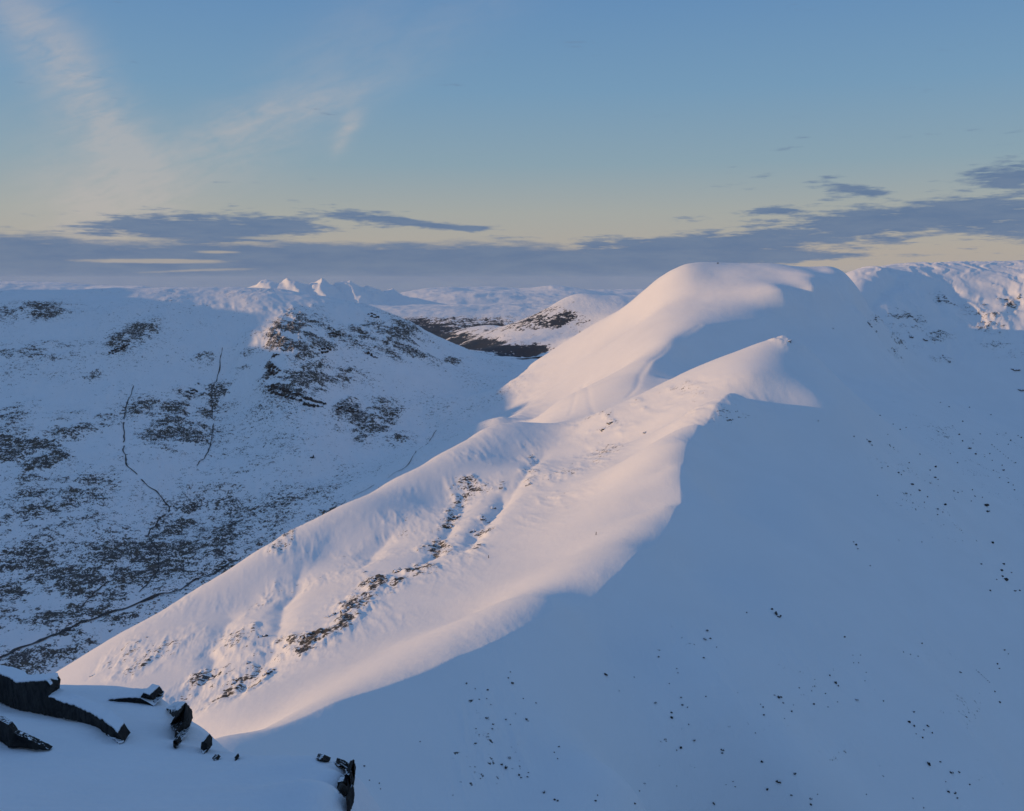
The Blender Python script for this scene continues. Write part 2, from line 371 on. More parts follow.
# rock patches: (px, py, rx px, ry px, strength)
RP = [(290, 335, 22, 16, .9), (300, 350, 34, 8, .8), (335, 335, 10, 6, .8), (300, 385, 34, 8, 1.0), (315, 375, 25, 10, .7), (268, 372, 5, 10, .9), (345, 378, 14, 8, .5),
      (280, 330, 14, 10, .8), (365, 330, 14, 10, .7), (385, 335, 25, 12, .7), (410, 350, 25, 10, .5), (425, 355, 20, 8, .45), (450, 360, 12, 5, .45), (370, 354, 10, 5, .6),
      (350, 408, 12, 6, .8), (375, 420, 22, 12, .7), (395, 440, 14, 6, .4), (440, 300, 10, 5, .8),
      (123, 345, 12, 8, .9), (140, 333, 12, 8, .8), (110, 338, 5, 4, .6), (35, 312, 40, 8, .55), (40, 350, 60, 8, .45), (90, 375, 14, 6, .5),
      (75, 430, 30, 12, .65), (20, 448, 30, 12, .8), (45, 465, 22, 9, .7), (90, 425, 12, 7, .6), (10, 415, 20, 10, .5),
      (170, 430, 22, 14, .6), (190, 405, 22, 10, .7), (190, 390, 10, 8, .7), (195, 430, 16, 10, .7), (215, 405, 18, 14, .75), (220, 390, 14, 9, .7), (205, 360, 10, 8, .5), (245, 360, 8, 14, .6),
      (180, 445, 18, 8, .55), (145, 410, 14, 8, .5), (130, 560, 60, 22, .33), (30, 540, 40, 30, .35), (180, 525, 10, 10, .65), (215, 545, 14, 6, .6), (60, 600, 60, 14, .45), (60, 500, 70, 40, .3), (240, 480, 80, 50, .18),
      (30, 570, 20, 16, .5), (20, 600, 25, 10, .5), (280, 540, 20, 6, .5), (320, 510, 20, 6, .5),
      # lit flank
      (470, 500, 26, 26, .6), (420, 555, 30, 18, .55), (360, 590, 36, 16, .55), (290, 640, 40, 16, .6), (250, 665, 30, 18, .6), (200, 670, 40, 26, .55), (130, 670, 50, 14, .45), (600, 430, 34, 12, .6), (700, 400, 50, 16, .4), (560, 470, 50, 16, .35),
      (950, 440, 50, 40, .40), (900, 480, 50, 30, .42), (950, 510, 40, 30, .42), (830, 720, 90, 50, .30), (690, 700, 60, 40, .34), (490, 740, 60, 30, .30), (960, 700, 60, 50, .30), (900, 345, 40, 18, .6), (890, 335, 24, 14, .7), (1000, 345, 30, 16, .45),
      (455, 512, 14, 22, .75), (435, 542, 12, 12, .7), (400, 572, 12, 8, .75), (375, 580, 12, 10, .75), (345, 610, 22, 10, .75), (308, 632, 14, 10, .8), (280, 640, 14, 8, .6), (265, 665, 12, 12, .75), (232, 680, 12, 8, .7),
      (482, 520, 14, 10, .75), (530, 462, 14, 8, .45), (610, 425, 16, 9, .55), (600, 435, 10, 6, .5), (500, 480, 8, 6, .4), (640, 405, 10, 4, .4), (215, 655, 30, 26, .45), (160, 690, 30, 12, .4), (120, 660, 40, 18, .35), (235, 640, 18, 20, .45),
      (250, 610, 14, 8, .45), (330, 560, 40, 22, .25), (785, 341, 10, 4, .8), (800, 347, 6, 4, .4), (690, 385, 18, 6, .25), (390, 545, 40, 25, .25),
      # headwall
      (880, 325, 16, 14, .7), (905, 322, 30, 16, .6), (950, 300, 20, 10, .65), (985, 318, 22, 10, .6), (1010, 305, 14, 10, .7), (935, 338, 22, 8, .6), (1000, 330, 30, 6, .6), (888, 350, 20, 8, .45), (890, 355, 8, 4, .6),
      (975, 475, 40, 25, .3), (1010, 440, 20, 16, .35), (940, 500, 40, 26, .3), (935, 360, 8, 4, .5), (820, 320, 30, 16, .1), (945, 358, 12, 5, .6),
      (585, 295, 8, 6, .6), (648, 280, 8, 6, .6), (665, 272, 8, 4, .4),
      # bare ground by the valley stream
      (40, 655, 50, 9, .6), (110, 612, 40, 7, .55)]
RPW = []
for px, py, rx, ry, st in RP:
    h = bhit(px, py)
    if px < 262 and py < 625 and px * .75 + py < 640: st *= .80
    if h is not None: RPW.append((h, rx * h[1] / F, ry * h[1] / F, st))

CREASE = [(.24, .07, 80.0, bpoly((745, 388), (716, 405), (697, 428), (686, 448), (680, 475), (681, 503), (664, 532), (620, 571), (560, 607), (480, 648), (400, 681), (330, 704), (240, 736))),
          (.22, .04, 80.0, bpoly((646, 376), (655, 360), (674, 341), (702, 326), (760, 319), (803, 305), (834, 290)))]
PEAK = P(788, 342, 1618)
def displace(x, y, z):
    """drifts, gullies and rocky roughness on the interpolated hill forms; also returns the rock density"""
    den = np.zeros_like(x); z = z.copy()
    for c, rx, rz, st in RPW:
        m = (np.abs(x - c[0]) < rx * 2.6) & (np.abs(y - c[1]) < 700)
        if not m.any(): continue
        q = ((x[m] - c[0]) / rx) ** 2 + ((z[m] - c[2]) / rz) ** 2 + ((y[m] - c[1]) / (6 * rz + rx + 60)) ** 2
        den[m] = np.maximum(den[m], st * np.exp(-q * 0.8))
    den = den * np.clip(.95 + 2.4 * fbm(x, y + z * 1.5, 85, 4, .6, 53), .05, 1.6)
    west = sstep(-x + 0.05 * y, -50, 200) * sstep(y, 1500, 2000)
    den = den + west * (0.37 + 0.38 * np.clip(fbm(x, y, 260, 4, .55, 5), -.3, 1))
    low = sstep(-z, 430, 600) * sstep(y, 1200, 1700)
    den = np.clip(den + 0.24 * low, 0, 1)
    far = sstep(y, 1500, 2900)
    hw_ = sstep(x, 1080, 1300) * sstep(y, 2750, 3050)
    pk = PEAK; q_ = ((x - pk[0]) / 26) ** 2 + ((y - pk[1]) / 40) ** 2
    z = z + 1.8 * np.exp(-q_ ** 2) * (1 + 1.2 * fbm(x, y, 14, 3, .6, 57))
    for rt, lf, w_, pl in CREASE:              # slope breaks shaped along the shadow edges, so the shade begins crisply
        m = (x > min(p[0] for p in pl) - 500) & (x < max(p[0] for p in pl) + 500) & (y > min(p[1] for p in pl) - 500) & (y < max(p[1] for p in pl) + 500)
        d_, t, s_ = seg_dist(x[m], y[m], pl)
        e_ = 1 - np.exp(-d_ / w_)
        z[m] -= w_ * e_ * np.where(s_ < 0, rt, lf) * np.exp(-(d_ / 300) ** 2) * sstep(t, 0, .04) * sstep(1 - t, 0, .04)
    z = z + fbm(x, y, 420, 3, .45, 1) * (1.5 + 14 * west + 1.5 * far) + fbm(x, y, 60, 3, .5, 11) * (0.35 + 2.2 * west + .5 * far) + hw_ * fbm(x + fbm(x, y, 160, 3, .5, 17) * 70, y * .4, 105, 4, .5, 15, ridged=True) * 11
    # wind-blown ribs running down the crest flanks
    z = z + fbm(x * 0.9 + y * 0.45, (y - 0.5 * x) * 0.16, 26, 3, .5, 21) * 0.05 + fbm(x, y, 9, 3, .55, 23) * 0.10 + west * fbm(x + .5 * y, y * .28 - .14 * x, 80, 4, .55, 29, ridged=True) * (4.5 * (1 - sstep(z, -110, -40)))
    for dep, hw, pl in GUL:
        if len(pl) < 2: continue
        xs = [p[0] for p in pl]; ys = [p[1] for p in pl]
        m = (x > min(xs) - 4 * hw) & (x < max(xs) + 4 * hw) & (y > min(ys) - 4 * hw) & (y < max(ys) + 4 * hw)
        if not m.any(): continue
        wob = fbm(x[m], y[m], 70, 3, .5, 31) * hw * 0.7
        d_, t, s_ = seg_dist(x[m] + wob, y[m] + wob, pl)
        z[m] -= dep * np.exp(-np.abs(d_ / hw) ** 1.5) * np.clip(4 * t + .15, 0, 1) * np.clip(4 * (1 - t) + .1, 0, 1)
    for dep, hw, pl in TRK:
        if len(pl) < 2: continue
        xs = [p[0] for p in pl]; ys = [p[1] for p in pl]
        m = (x > min(xs) - 60) & (x < max(xs) + 60) & (y > min(ys) - 60) & (y < max(ys) + 60)
        if not m.any(): continue
        d_, t, s_ = seg_dist(x[m], y[m], pl)
        z[m] -= dep * np.exp(-(d_ / hw) ** 2)
    for nm, wd, pl in STREAMS:
        xs = [p[0] for p in pl]; ys = [p[1] for p in pl]
        m = (x > min(xs) - 60) & (x < max(xs) + 60) & (y > min(ys) - 60) & (y < max(ys) + 60)
        if not m.any(): continue
        d_, t, s_ = seg_dist(x[m], y[m], pl)
        z[m] -= wd * 0.7 * np.exp(-(d_ / (wd * 2.2)) ** 2)
    z = z + np.clip(den * 2, 0, 1) * (1 - west) * (y < 1800) * fbm(x * 1.0 + y * .25, y * .22, 24, 4, .55, 37, ridged=True) * 2.2
    rg = fbm(x, y, 45, 5, .6, 41, ridged=True); rg2 = fbm(x, y, 16, 3, .55, 47)
    k = sstep(den, .25, .9)
    z = z + k * (rg * 9 + rg2 * 4) * (0.35 + 0.65 * far)
    return z, den

def grid_mesh(name, X, Y, Z, mat, attrs=None):
    nr, nc = X.shape
    co = np.stack([X, Y, Z + Z0], -1).reshape(-1, 3).astype(np.float32)
    i = np.arange(nr * nc).reshape(nr, nc)
    f = np.stack([i[:-1, :-1], i[:-1, 1:], i[1:, 1:], i[1:, :-1]], -1).reshape(-1, 4)
    me = bpy.data.meshes.new(name)
    me.vertices.add(len(co)); me.vertices.foreach_set('co', co.ravel())
    me.loops.add(f.size); me.loops.foreach_set('vertex_index', f.ravel().astype(np.int32))
    me.polygons.add(len(f)); me.polygons.foreach_set('loop_start', np.arange(0, f.size, 4, dtype=np.int32))
    me.polygons.foreach_set('loop_total', np.full(len(f), 4, np.int32))
    me.polygons.foreach_set('use_smooth', np.ones(len(f), bool))
    for k, v in (attrs or {}).items():
        a = me.attributes.new(k, 'FLOAT', 'POINT'); a.data.foreach_set('value', v.ravel().astype(np.float32))
    me.update(); me.materials.append(mat)
    o = bpy.data.objects.new(name, me); COL.objects.link(o)
    return o
def structure(o): o['kind'] = 'structure'; return o

# ------------------------------------------------------------------ materials
def new_mat(name):
    m = bpy.data.materials.new(name); m.use_nodes = True; m.node_tree.nodes.clear()
    q = NT(m.node_tree); b = q.n('ShaderNodeBsdfPrincipled'); o = q.n('ShaderNodeOutputMaterial')
    q.l(b.outputs[0], o.inputs[0]); b.inputs['Specular IOR Level'].default_value = 0.15
    return m, q, b
SNOW = (0.80, 0.82, 0.86)
def snow_terrain(name, fine, bump, veg=(0.075, 0.065, 0.05), rock=(0.065, 0.062, 0.062)):
    m, q, b = new_mat(name)
    g = q.n('ShaderNodeNewGeometry'); a = q.n('ShaderNodeAttribute'); a.attribute_name = 'rock'
    ps = g.outputs['Position']
    # rock shows where the noise rises above a threshold set by the local rock density
    mp = q.n('ShaderNodeMapping'); q.l(ps, mp.inputs[0]); mp.inputs['Scale'].default_value = (1.0, 1.0, 2.4)
    na = q.noise(mp.outputs[0], 1.0 / (fine * 4.6), 8.0, 0.76)
    nb = q.noise(ps, 1.0 / (fine * 1.2), 4.0, 0.6)
    nz = q.m('ADD', q.m('MULTIPLY', na, 0.62), q.m('MULTIPLY', nb, 0.38))
    th = q.m('SUBTRACT', 0.675, q.m('MULTIPLY', a.outputs['Fac'], 0.22))
    k = q.ss(q.m('SUBTRACT', nz, th), -0.008, 0.022)
    k = q.m('MULTIPLY', k, q.ss(a.outputs['Fac'], 0.03, 0.2))
    nc = q.noise(ps, 1.0 / (fine * 9), 5.0, 0.6)
    bare = q.mix(q.ss(nc, .4, .6), rock, veg)
    sn = q.mix(q.noise(ps, 1.0 / (fine * 25), 5.0, 0.6), (0.77, 0.77, 0.78), (0.85, 0.85, 0.86))
    q.l(q.mix(k, sn, bare), b.inputs['Base Color'])
    b.inputs['Roughness'].default_value = 0.75
    st = q.n('ShaderNodeMapping'); q.l(ps, st.inputs[0]); st.inputs['Rotation'].default_value = (0, 0, R(35)); st.inputs['Scale'].default_value = (1.0, 0.28, 1.0)
    n3 = q.m('ADD', q.m('MULTIPLY', q.noise(st.outputs[0], 1.0 / (fine * 3.5), 7.0, 0.65), .7), q.m('MULTIPLY', q.noise(ps, 1.0 / fine, 5.0, .7), .5))
    hgt = q.m('ADD', q.m('MULTIPLY', n3, 1.0), q.m('MULTIPLY', k, 0.5))
    bp = q.n('ShaderNodeBump'); q.l(hgt, bp.inputs['Height']); bp.inputs['Distance'].default_value = bump; bp.inputs['Strength'].default_value = 0.6
    q.l(bp.outputs[0], b.inputs['Normal'])
    return m
M_SNOW = snow_terrain('snowy_fell', 2.9, 0.6)
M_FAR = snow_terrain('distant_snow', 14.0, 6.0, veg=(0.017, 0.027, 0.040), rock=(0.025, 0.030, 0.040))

# ------------------------------------------------------------------ terrain mesh
def ugrid(dense, n, lo, hi):
    a = np.linspace(-dense, dense, n)
    l_ = -dense - (np.linspace(0, 1, 60)[1:] ** 1.6) * (-lo - dense)
    r_ = dense + (np.linspace(0, 1, 40)[1:] ** 1.6) * (hi - dense)
    return np.concatenate([l_[::-1], a, r_])
U = ugrid(0.60, 1150, -4.0, 2.2)
ys = np.concatenate([60 * (380 / 60) ** (np.arange(60) / 60), 380 * (4700 / 380) ** (np.arange(800) / 799)])
YY, UU = np.meshgrid(ys, U, indexing='ij'); XX = UU * YY
# the smooth part is evaluated on a coarser grid and interpolated along rows and columns
def coarse(hf, ys, U, sy, su):
    iy = np.unique(np.append(np.arange(0, len(ys), sy), len(ys) - 1)); iu = np.unique(np.append(np.arange(0, len(U), su), len(U) - 1))
    y_, u_ = np.meshgrid(ys[iy], U[iu], indexing='ij'); h = hf(u_ * y_, y_)
    t = np.stack([np.interp(U, U[iu], r) for r in h])
    return np.stack([np.interp(ys, ys[iy], t[:, j]) for j in range(len(U))], 1)
ZZ = coarse(base, ys, U, 3, 3)
ZZ, DEN = displace(XX, YY, ZZ)
terrain = structure(grid_mesh('snowy_fells', XX, YY, ZZ, M_SNOW, {'rock': DEN}))

def ground_z(x, y):
    """height of the finished terrain mesh at a plan position"""
    u = x / y
    i = min(max(np.searchsorted(ys, y) - 1, 0), len(ys) - 2); j = min(max(np.searchsorted(U, u) - 1, 0), len(U) - 2)
    a = (y - ys[i]) / (ys[i + 1] - ys[i]); b = (u - U[j]) / (U[j + 1] - U[j])
    return (ZZ[i, j] * (1 - b) + ZZ[i, j + 1] * b) * (1 - a) + (ZZ[i + 1, j] * (1 - b) + ZZ[i + 1, j + 1] * b) * a
def mhit(px, py):
    """where a sight line through a photo pixel first meets the finished terrain"""
    p = P(px, py, 1.0); u = p[0]
    j = min(max(np.searchsorted(U, u) - 1, 0), len(U) - 2); b = (u - U[j]) / (U[j + 1] - U[j])
    col = ZZ[:, j] * (1 - b) + ZZ[:, j + 1] * b
    h = col - p[2] * ys; h[ys < 380] = -1
    k = int(np.argmax(h > 0))
    if h[k] <= 0: return None
    t = h[k - 1] / (h[k - 1] - h[k] + 1e-12); y = ys[k - 1] + (ys[k] - ys[k - 1]) * t
    return np.array((u * y, y, p[2] * y))

# ------------------------------------------------------------------ distant country
L = []
FS = 400
line(FS, (Wd, -3500, 4900, -350), (Wd, -1500, 4900, -380), (Wd, -300, 4900, -430), (Wd, 100, 4500, -380), (Wd, 700, 4400, -330), (Wd, 3000, 5000, -300))
line(300, (470, 352, 4500), (440, 352, 5300), (390, 350, 6000), (Wd, -1800, 6500, -450), (Wd, -4500, 6500, -450))
line(300, (620, 322, 4500), (560, 345, 4400), (500, 358, 4400))
line(300, (640, 312, 4900), (580, 332, 4900), (520, 345, 4700), (480, 350, 4800))
line(200, (500, 330, 6200), (520, 326, 5600), (545, 312, 5500), (575, 295, 5500), (600, 298, 5500), (630, 298, 5600), (700, 300, 5700))
line(300, (560, 318, 5100), (610, 308, 5100), (650, 305, 5200))
line(400, (380, 335, 6700), (440, 340, 6600), (500, 335, 6800), (530, 320, 7200))
line(400, (330, 318, 7400), (400, 314, 7500), (460, 312, 7700), (520, 312, 8000), (600, 308, 8200))
line(500, (260, 309, 8200), (330, 306, 8500), (400, 306, 8600), (470, 304, 9000), (540, 306, 9200))
line(700, (Wd, -4500, 8500, -350), (Wd, -5500, 10500, -450), (Wd, -2500, 9600, -420), (Wd, 0, 10800, -450), (Wd, 1200, 11000, -400), (Wd, 4000, 10000, -400))
line(500, (200, 296, 11500), (245, 298, 11300), (285, 298, 11300), (315, 298, 11200), (330, 299, 11300), (365, 300, 11300), (400, 297, 11500), (430, 302, 11600))
line(800, (Wd, -6000, 13500, -500), (Wd, -3000, 13800, -500), (Wd, 1000, 13500, -500), (Wd, 3000, 13500, -500))
line(700, (-20, 291, 16000), (60, 291, 16500), (110, 289, 16500), (135, 287, 16500), (170, 291, 16500), (215, 290, 16500), (235, 289, 16500), (260, 293, 16500))
line(600, (390, 296, 16500), (425, 289, 16500), (445, 288, 16500), (470, 291, 16500), (495, 288, 17000), (520, 291, 17000), (548, 286, 17000), (580, 290, 17000), (620, 296, 17000), (720, 298, 17000), (1040, 290, 17000))
line(600, (430, 299, 14800), (470, 295, 15000), (500, 297, 15000), (540, 303, 14600))
line(2500, (Wd, -12000, 22000, -400), (Wd, 0, 22000, -350), (Wd, 12000, 22000, -300))
line(3000, (Wd, -20000, 38000, -650), (Wd, 0, 38000, -650), (Wd, 20000, 38000, -650), (Wd, -16000, 7000, -500), (Wd, 12000, 7000, -500))
fbase = TPS(L, 5000.0, 1e-4)
Uf = np.linspace(-0.72, 0.72, 1100)
yf = 4300 * (38000 / 4300) ** (np.arange(560) / 559)
Yf, U2 = np.meshgrid(yf, Uf, indexing='ij'); Xf = U2 * Yf
Zf = coarse(fbase, yf, Uf, 4, 4)
kk = Yf / 10000.0
Zf = Zf + fbm(Xf, Yf, 1400, 4, .5, 61) * 36 * np.clip(kk, .4, 1.2) + fbm(Xf, Yf, 420, 5, .55, 67, ridged=True) * 17 * np.clip(kk, .4, 1)
# buttresses of the far crags, running out towards the viewer
for pl, wdt, hgt in [((P(262, 292, 11300), P(276, 304, 10500)), 300, 150), ((P(288, 290, 11200), P(304, 304, 10400)), 320, 160), ((P(318, 287, 11200), P(334, 305, 10200)), 360, 200),
                     ((P(346, 291, 11300), P(364, 305, 10300)), 300, 170), ((P(366, 293, 11300), P(382, 304, 10500)), 260, 140), ((P(392, 293, 11400), P(424, 304, 10700)), 300, 120)]:
    d_, t, s_ = seg_dist(Xf + fbm(Xf, Yf, 260, 3, .5, 71) * 120, Yf, pl)
    dd = np.where(s_ > 0, d_ / 0.6, d_ / 1.4)
    Zf = np.maximum(Zf, Zf + hgt * (1 - 0.55 * t) * np.clip(1 - dd / wdt, 0, 1))
dist_d = np.clip(0.10 + fbm(Xf, Yf, 900, 5, .6, 77) * 0.35, 0, 1)
# dark wooded valley sides low down, rocky small fell in the middle
def pat(px, py, Y, rx, rz, ry, st):
    c = P(px, py, Y); return st * np.exp(-(((Xf - c[0]) / rx) ** 2 + ((Zf - c[2]) / rz) ** 2 + ((Yf - c[1]) / ry) ** 2))
dk = pat(475, 352, 5800, 1400, 85, 1900, 2.3) + pat(430, 326, 6800, 1400, 55, 1300, .7) + pat(560, 308, 5300, 250, 60, 500, .5) + pat(540, 325, 5200, 300, 40, 500, .8) + pat(500, 348, 4700, 250, 25, 500, .7) + pat(590, 320, 4800, 400, 40, 500, .5) + pat(560, 303, 12500, 500, 60, 1500, 1.2)
dist_d = np.clip(dist_d + dk * (1 + fbm(Xf, Yf, 300, 4, .6, 83) * 1.1), 0, 1.5)
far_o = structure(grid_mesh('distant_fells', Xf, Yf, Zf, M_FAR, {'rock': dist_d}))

# ground sheet to the horizon, far below
gm, gq, gb = new_mat('lowland_snow'); gb.inputs['Base Color'].default_value = (.6, .63, .68, 1); gb.inputs['Roughness'].default_value = .9
me = bpy.data.meshes.new('ground'); bm = bmesh.new()
GS = 50000
bmesh.ops.create_grid(bm, x_segments=24, y_segments=24, size=GS); bm.to_mesh(me); bm.free(); me.materials.append(gm)
g_o = bpy.data.objects.new('ground', me); COL.objects.link(g_o); g_o.location = (0, 0, Z0 - 760); structure(g_o)

# the winter air: one closed box of even thin haze
hm = bpy.data.materials.new('haze'); hm.use_nodes = True; hm.node_tree.nodes.clear(); hq = NT(hm.node_tree)
pv = hq.n('ShaderNodeVolumePrincipled'); pv.inputs['Color'].default_value = (.78, .88, .99, 1); pv.inputs['Density'].default_value = 0.8e-5; pv.inputs['Anisotropy'].default_value = 0.0
hq.l(pv.outputs[0], hq.n('ShaderNodeOutputMaterial').inputs['Volume'])
me = bpy.data.meshes.new('haze'); bm = bmesh.new(); bmesh.ops.create_cube(bm, size=1.0)
for v in bm.verts: v.co = (v.co.x * 101000, v.co.y * 101000, Z0 - 761 if v.co.z < 0 else Z0 + 150)
bm.to_mesh(me); bm.free(); me.materials.append(hm); hz = bpy.data.objects.new('haze', me); COL.objects.link(hz); hz['kind'] = 'stuff'

# ------------------------------------------------------------------ summit edge in the foreground
L = []
def fl(step, *pts): line(step, *pts)
fl(2.5, (-60, 684, 44), (0, 684, 45), (60, 686, 46), (100, 686.5, 46), (135, 689, 45), (155, 697, 43), (165, 707, 42), (186, 719, 39), (196, 730, 36), (206, 740, 34.5), (230, 752, 32.5), (260, 756.5, 31), (300, 757, 30), (335, 764, 29), (347, 771, 28.5))
fl(2.5, (350, 785, 26.5), (352, 811, 24), (356, 860, 21))
fl(2.5, (0, 712, 38), (60, 712, 38.5), (110, 716, 38.5), (150, 720, 38))
fl(3.0, (0, 760, 28), (80, 752, 29.5), (160, 752, 30.5), (200, 765, 29))
fl(3.0, (0, 811, 19.5), (100, 811, 20), (200, 811, 21), (280, 811, 22.5))
fl(3.0, (240, 785, 26), (300, 780, 26.5), (330, 790, 25.8))
# the drop beyond, and an unseen left shoulder raised to block the sun
for a in ((-21, 51, -30), (-15, 52, -32), (-10, 50, -31.5), (-8, 43, -28), (-6, 38, -25), (-3, 34, -24), (-1, 30, -22.5), (1.5, 24, -19.5), (6, 30, -30), (12, 20, -28), (4, 45, -45), (-10, 62, -48), (-30, 66, -42), (20, 60, -75), (8, 12, -14), (3, 15, -12.8), (2, 8, -8.5), (0, 5, -5), (0, 2, -2.4), (0, 0, -1.8), (5, 3, -5), (12, 5, -14), (-5, 8, -6.6), (-5, 3, -2.8), (-5, 0, -1.5),
          (-16, 8, -5), (-14, 14, -8), (-25, 20, -8.5), (-30, 30, -11), (-32, 42, -16), (-45, 44, -12), (-45, 25, -3), (-35, 5, 1), (-60, 10, 5), (-70, 40, -2), (-90, 20, 5), (-90, 55, -15), (-60, 62, -30), (-150, 40, -20), (-20, 0, 0), (-60, 0, 6), (-120, 0, 0), (25, 25, -50), (40, 8, -45), (60, 55, -110)):
    L.append(np.array(a, float))
RIM = [(-60, 684, 44), (0, 684, 45), (40, 685, 45.6), (80, 686, 46), (118, 687.5, 45.6), (145, 692, 44), (160, 702, 42.5), (175, 713, 40.5), (191, 725, 37.3), (201, 735, 35.2), (218, 747, 33.5), (245, 755, 31.7), (280, 757, 30.5), (318, 761, 29.5), (341, 768, 28.7)]
for a_, b_, c_ in RIM:
    p = P(a_, b_, c_); L.append(p + np.array((.3, 1.3, -1.0))); L.append(p + np.array((.6, 3.0, -3.2)))
for a_, b_, c_ in ((348, 774, 28), (350, 785, 26.5), (351, 798, 25.2), (352, 811, 24), (354, 835, 22.4)):
    p = P(a_, b_, c_); L.append(p + np.array((.28, .0, -.9))); L.append(p + np.array((.8, .2, -2.4))); L.append(p + np.array((2.2, .5, -5.0)))
fl(2.5, (-40, 699, 41.5), (20, 699, 42), (70, 699, 42.3), (120, 702, 42))
fsnow = TPS(L, 20.0, 1e-5)
Us = np.concatenate([-0.66 - (np.linspace(0, 1, 120)[1:] ** 1.4)[::-1] * 2.6, np.linspace(-0.66, 0.0, 520), np.linspace(0, 1.3, 70)[1:]])
ysn = np.concatenate([np.linspace(1.0, 16, 40)[:-1], 16 * (62 / 16) ** (np.arange(430) / 429)])
Ysn, U3 = np.meshgrid(ysn, Us, indexing='ij'); Xsn = U3 * Ysn
Zsn = fsnow(Xsn, Ysn) + fbm(Xsn, Ysn, 5.0, 3, .45, 91) * .07 + fbm(Xsn * .5, Ysn, .8, 3, .5, 95) * .03
def fg_z(x, y): return float(fsnow(np.array([x]), np.array([y]))[0])
fm, fq, fb = new_mat('foreground_snow')
fg_ = fq.n('ShaderNodeNewGeometry')
fq.l(fq.mix(fq.noise(fg_.outputs['Position'], .5, 4), (.77, .79, .83), (.84, .86, .90)), fb.inputs['Base Color'])
fb.inputs['Roughness'].default_value = .7
fbp = fq.n('ShaderNodeBump'); fq.l(fq.noise(fg_.outputs['Position'], 3.0, 6, .6), fbp.inputs['Height']); fbp.inputs['Distance'].default_value = .14; fbp.inputs['Strength'].default_value = .5
fq.l(fbp.outputs[0], fb.inputs['Normal'])
structure(grid_mesh('summit_snow', Xsn, Ysn, Zsn, fm))

# ------------------------------------------------------------------ rocks
def rock_mat(name, scale, dark=1.0, snow=0.0):
    m, q, b = new_mat(name); g = q.n('ShaderNodeNewGeometry'); ps = g.outputs['Position']
    n = q.noise(ps, 1.0 / scale, 7.0, .62); n2 = q.noise(ps, 4.0 / scale, 5.0, .6)
    c = q.mix(q.ss(n, .35, .68), (.030 * dark, .029 * dark, .031 * dark), (.085 * dark, .078 * dark, .070 * dark))
    if snow > 0:
        sz = q.n('ShaderNodeSeparateXYZ'); q.l(g.outputs['Normal'], sz.inputs[0])
        k = q.ss(q.m('ADD', sz.outputs[2], q.m('MULTIPLY', q.m('SUBTRACT', n2, .5), 1.3)), 1.0 - snow, 1.1 - snow)
        c = q.mix(k, c, (.8, .82, .86))
    q.l(c, b.inputs['Base Color']); b.inputs['Roughness'].default_value = .85
    bp = q.n('ShaderNodeBump'); q.l(n2, bp.inputs['Height']); bp.inputs['Distance'].default_value = scale * .25; bp.inputs['Strength'].default_value = .7
    q.l(bp.outputs[0], b.inputs['Normal'])
    return m
M_FROCK = rock_mat('dark_summit_rock', .5, .45, .10)
M_CRAG = rock_mat('crag_rock', 8.0, .9, .42)
M_DCRAG = rock_mat('dark_crag_rock', 8.0, .6, .22)
M_BOULD = rock_mat('boulder_rock', 1.5, .6, .18)
M_CAP, cq, cb = new_mat('snow_cap'); cb.inputs['Base Color'].default_value = (.80, .82, .86, 1); cb.inputs['Roughness'].default_value = .8
M_WATER, cq, cb = new_mat('stream_water'); cb.inputs['Base Color'].default_value = (.022, .024, .026, 1); cb.inputs['Roughness'].default_value = .35

def link(name, me, mat, parent=None, loc=None):
    if mat: me.materials.append(mat)
    o = bpy.data.objects.new(name, me); COL.objects.link(o)
    if parent: o.parent = parent
    if loc is not None: o.location = loc
    return o
def tag(o, label, cat, group=None):
    o['label'] = label; o['category'] = cat
    if group: o['group'] = group
    return o
def n3(v, wl, seed=0):
    a = np.array([v.x / wl + v.z * .37 / wl]); b = np.array([v.y / wl - v.z * .71 / wl])
    return float(gnoise(a, b, seed)[0] + .5 * gnoise(a * 2.1 + 3, b * 2.1, seed + 1)[0] + .25 * gnoise(a * 4.3 + 9, b * 4.3, seed + 2)[0])
def hull(rng, sx, sy, sz, n=16, flat=.25):
    """one angular block: the hull of random points, with its sharpest edges worn"""
    bm = bmesh.new()
    for _ in range(n):
        v = Vector((rng.gauss(0, 1), rng.gauss(0, 1), rng.gauss(0, 1))).normalized()
        v *= rng.uniform(.8, 1.0)
        bm.verts.new((v.x * sx, v.y * sy, max(v.z, -flat) * sz))
    r = bmesh.ops.convex_hull(bm, input=bm.verts)
    bmesh.ops.delete(bm, geom=[g for g in r['geom_interior'] if isinstance(g, bmesh.types.BMVert)], context='VERTS')
    bmesh.ops.bevel(bm, geom=list(bm.edges), offset=min(sx, sy, sz) * .07, segments=1, affect='EDGES')
    return bm
def merge(dst, src, loc, rz=0):
    M = Matrix.Translation(loc) @ Matrix.Rotation(rz, 4, 'Z'); mp = {}
    for v in src.verts: mp[v] = dst.verts.new(M @ v.co)
    for f in src.faces:
        try: dst.faces.new([mp[v] for v in f.verts])
        except ValueError: pass
    src.free()
def cap_of(bm, thick, lim=.62):
    """the snow lying on a rock: its upward faces, lifted and thickened"""
    bm.normal_update(); c = bmesh.new(); mp = {}; fs = []
    for f in bm.faces:
        if f.normal.z > lim:
            vs = []
            for v in f.verts:
                if v not in mp: mp[v] = c.verts.new(v.co + Vector((0, 0, thick * .35)))
                vs.append(mp[v])
            try: fs.append(c.faces.new(vs))
            except ValueError: pass
    if not fs: c.free(); return None
    r = bmesh.ops.extrude_face_region(c, geom=fs)
    for g in r['geom']:
        if isinstance(g, bmesh.types.BMVert): g.co.z += thick * .65
    bmesh.ops.recalc_face_normals(c, faces=c.faces)
    return c
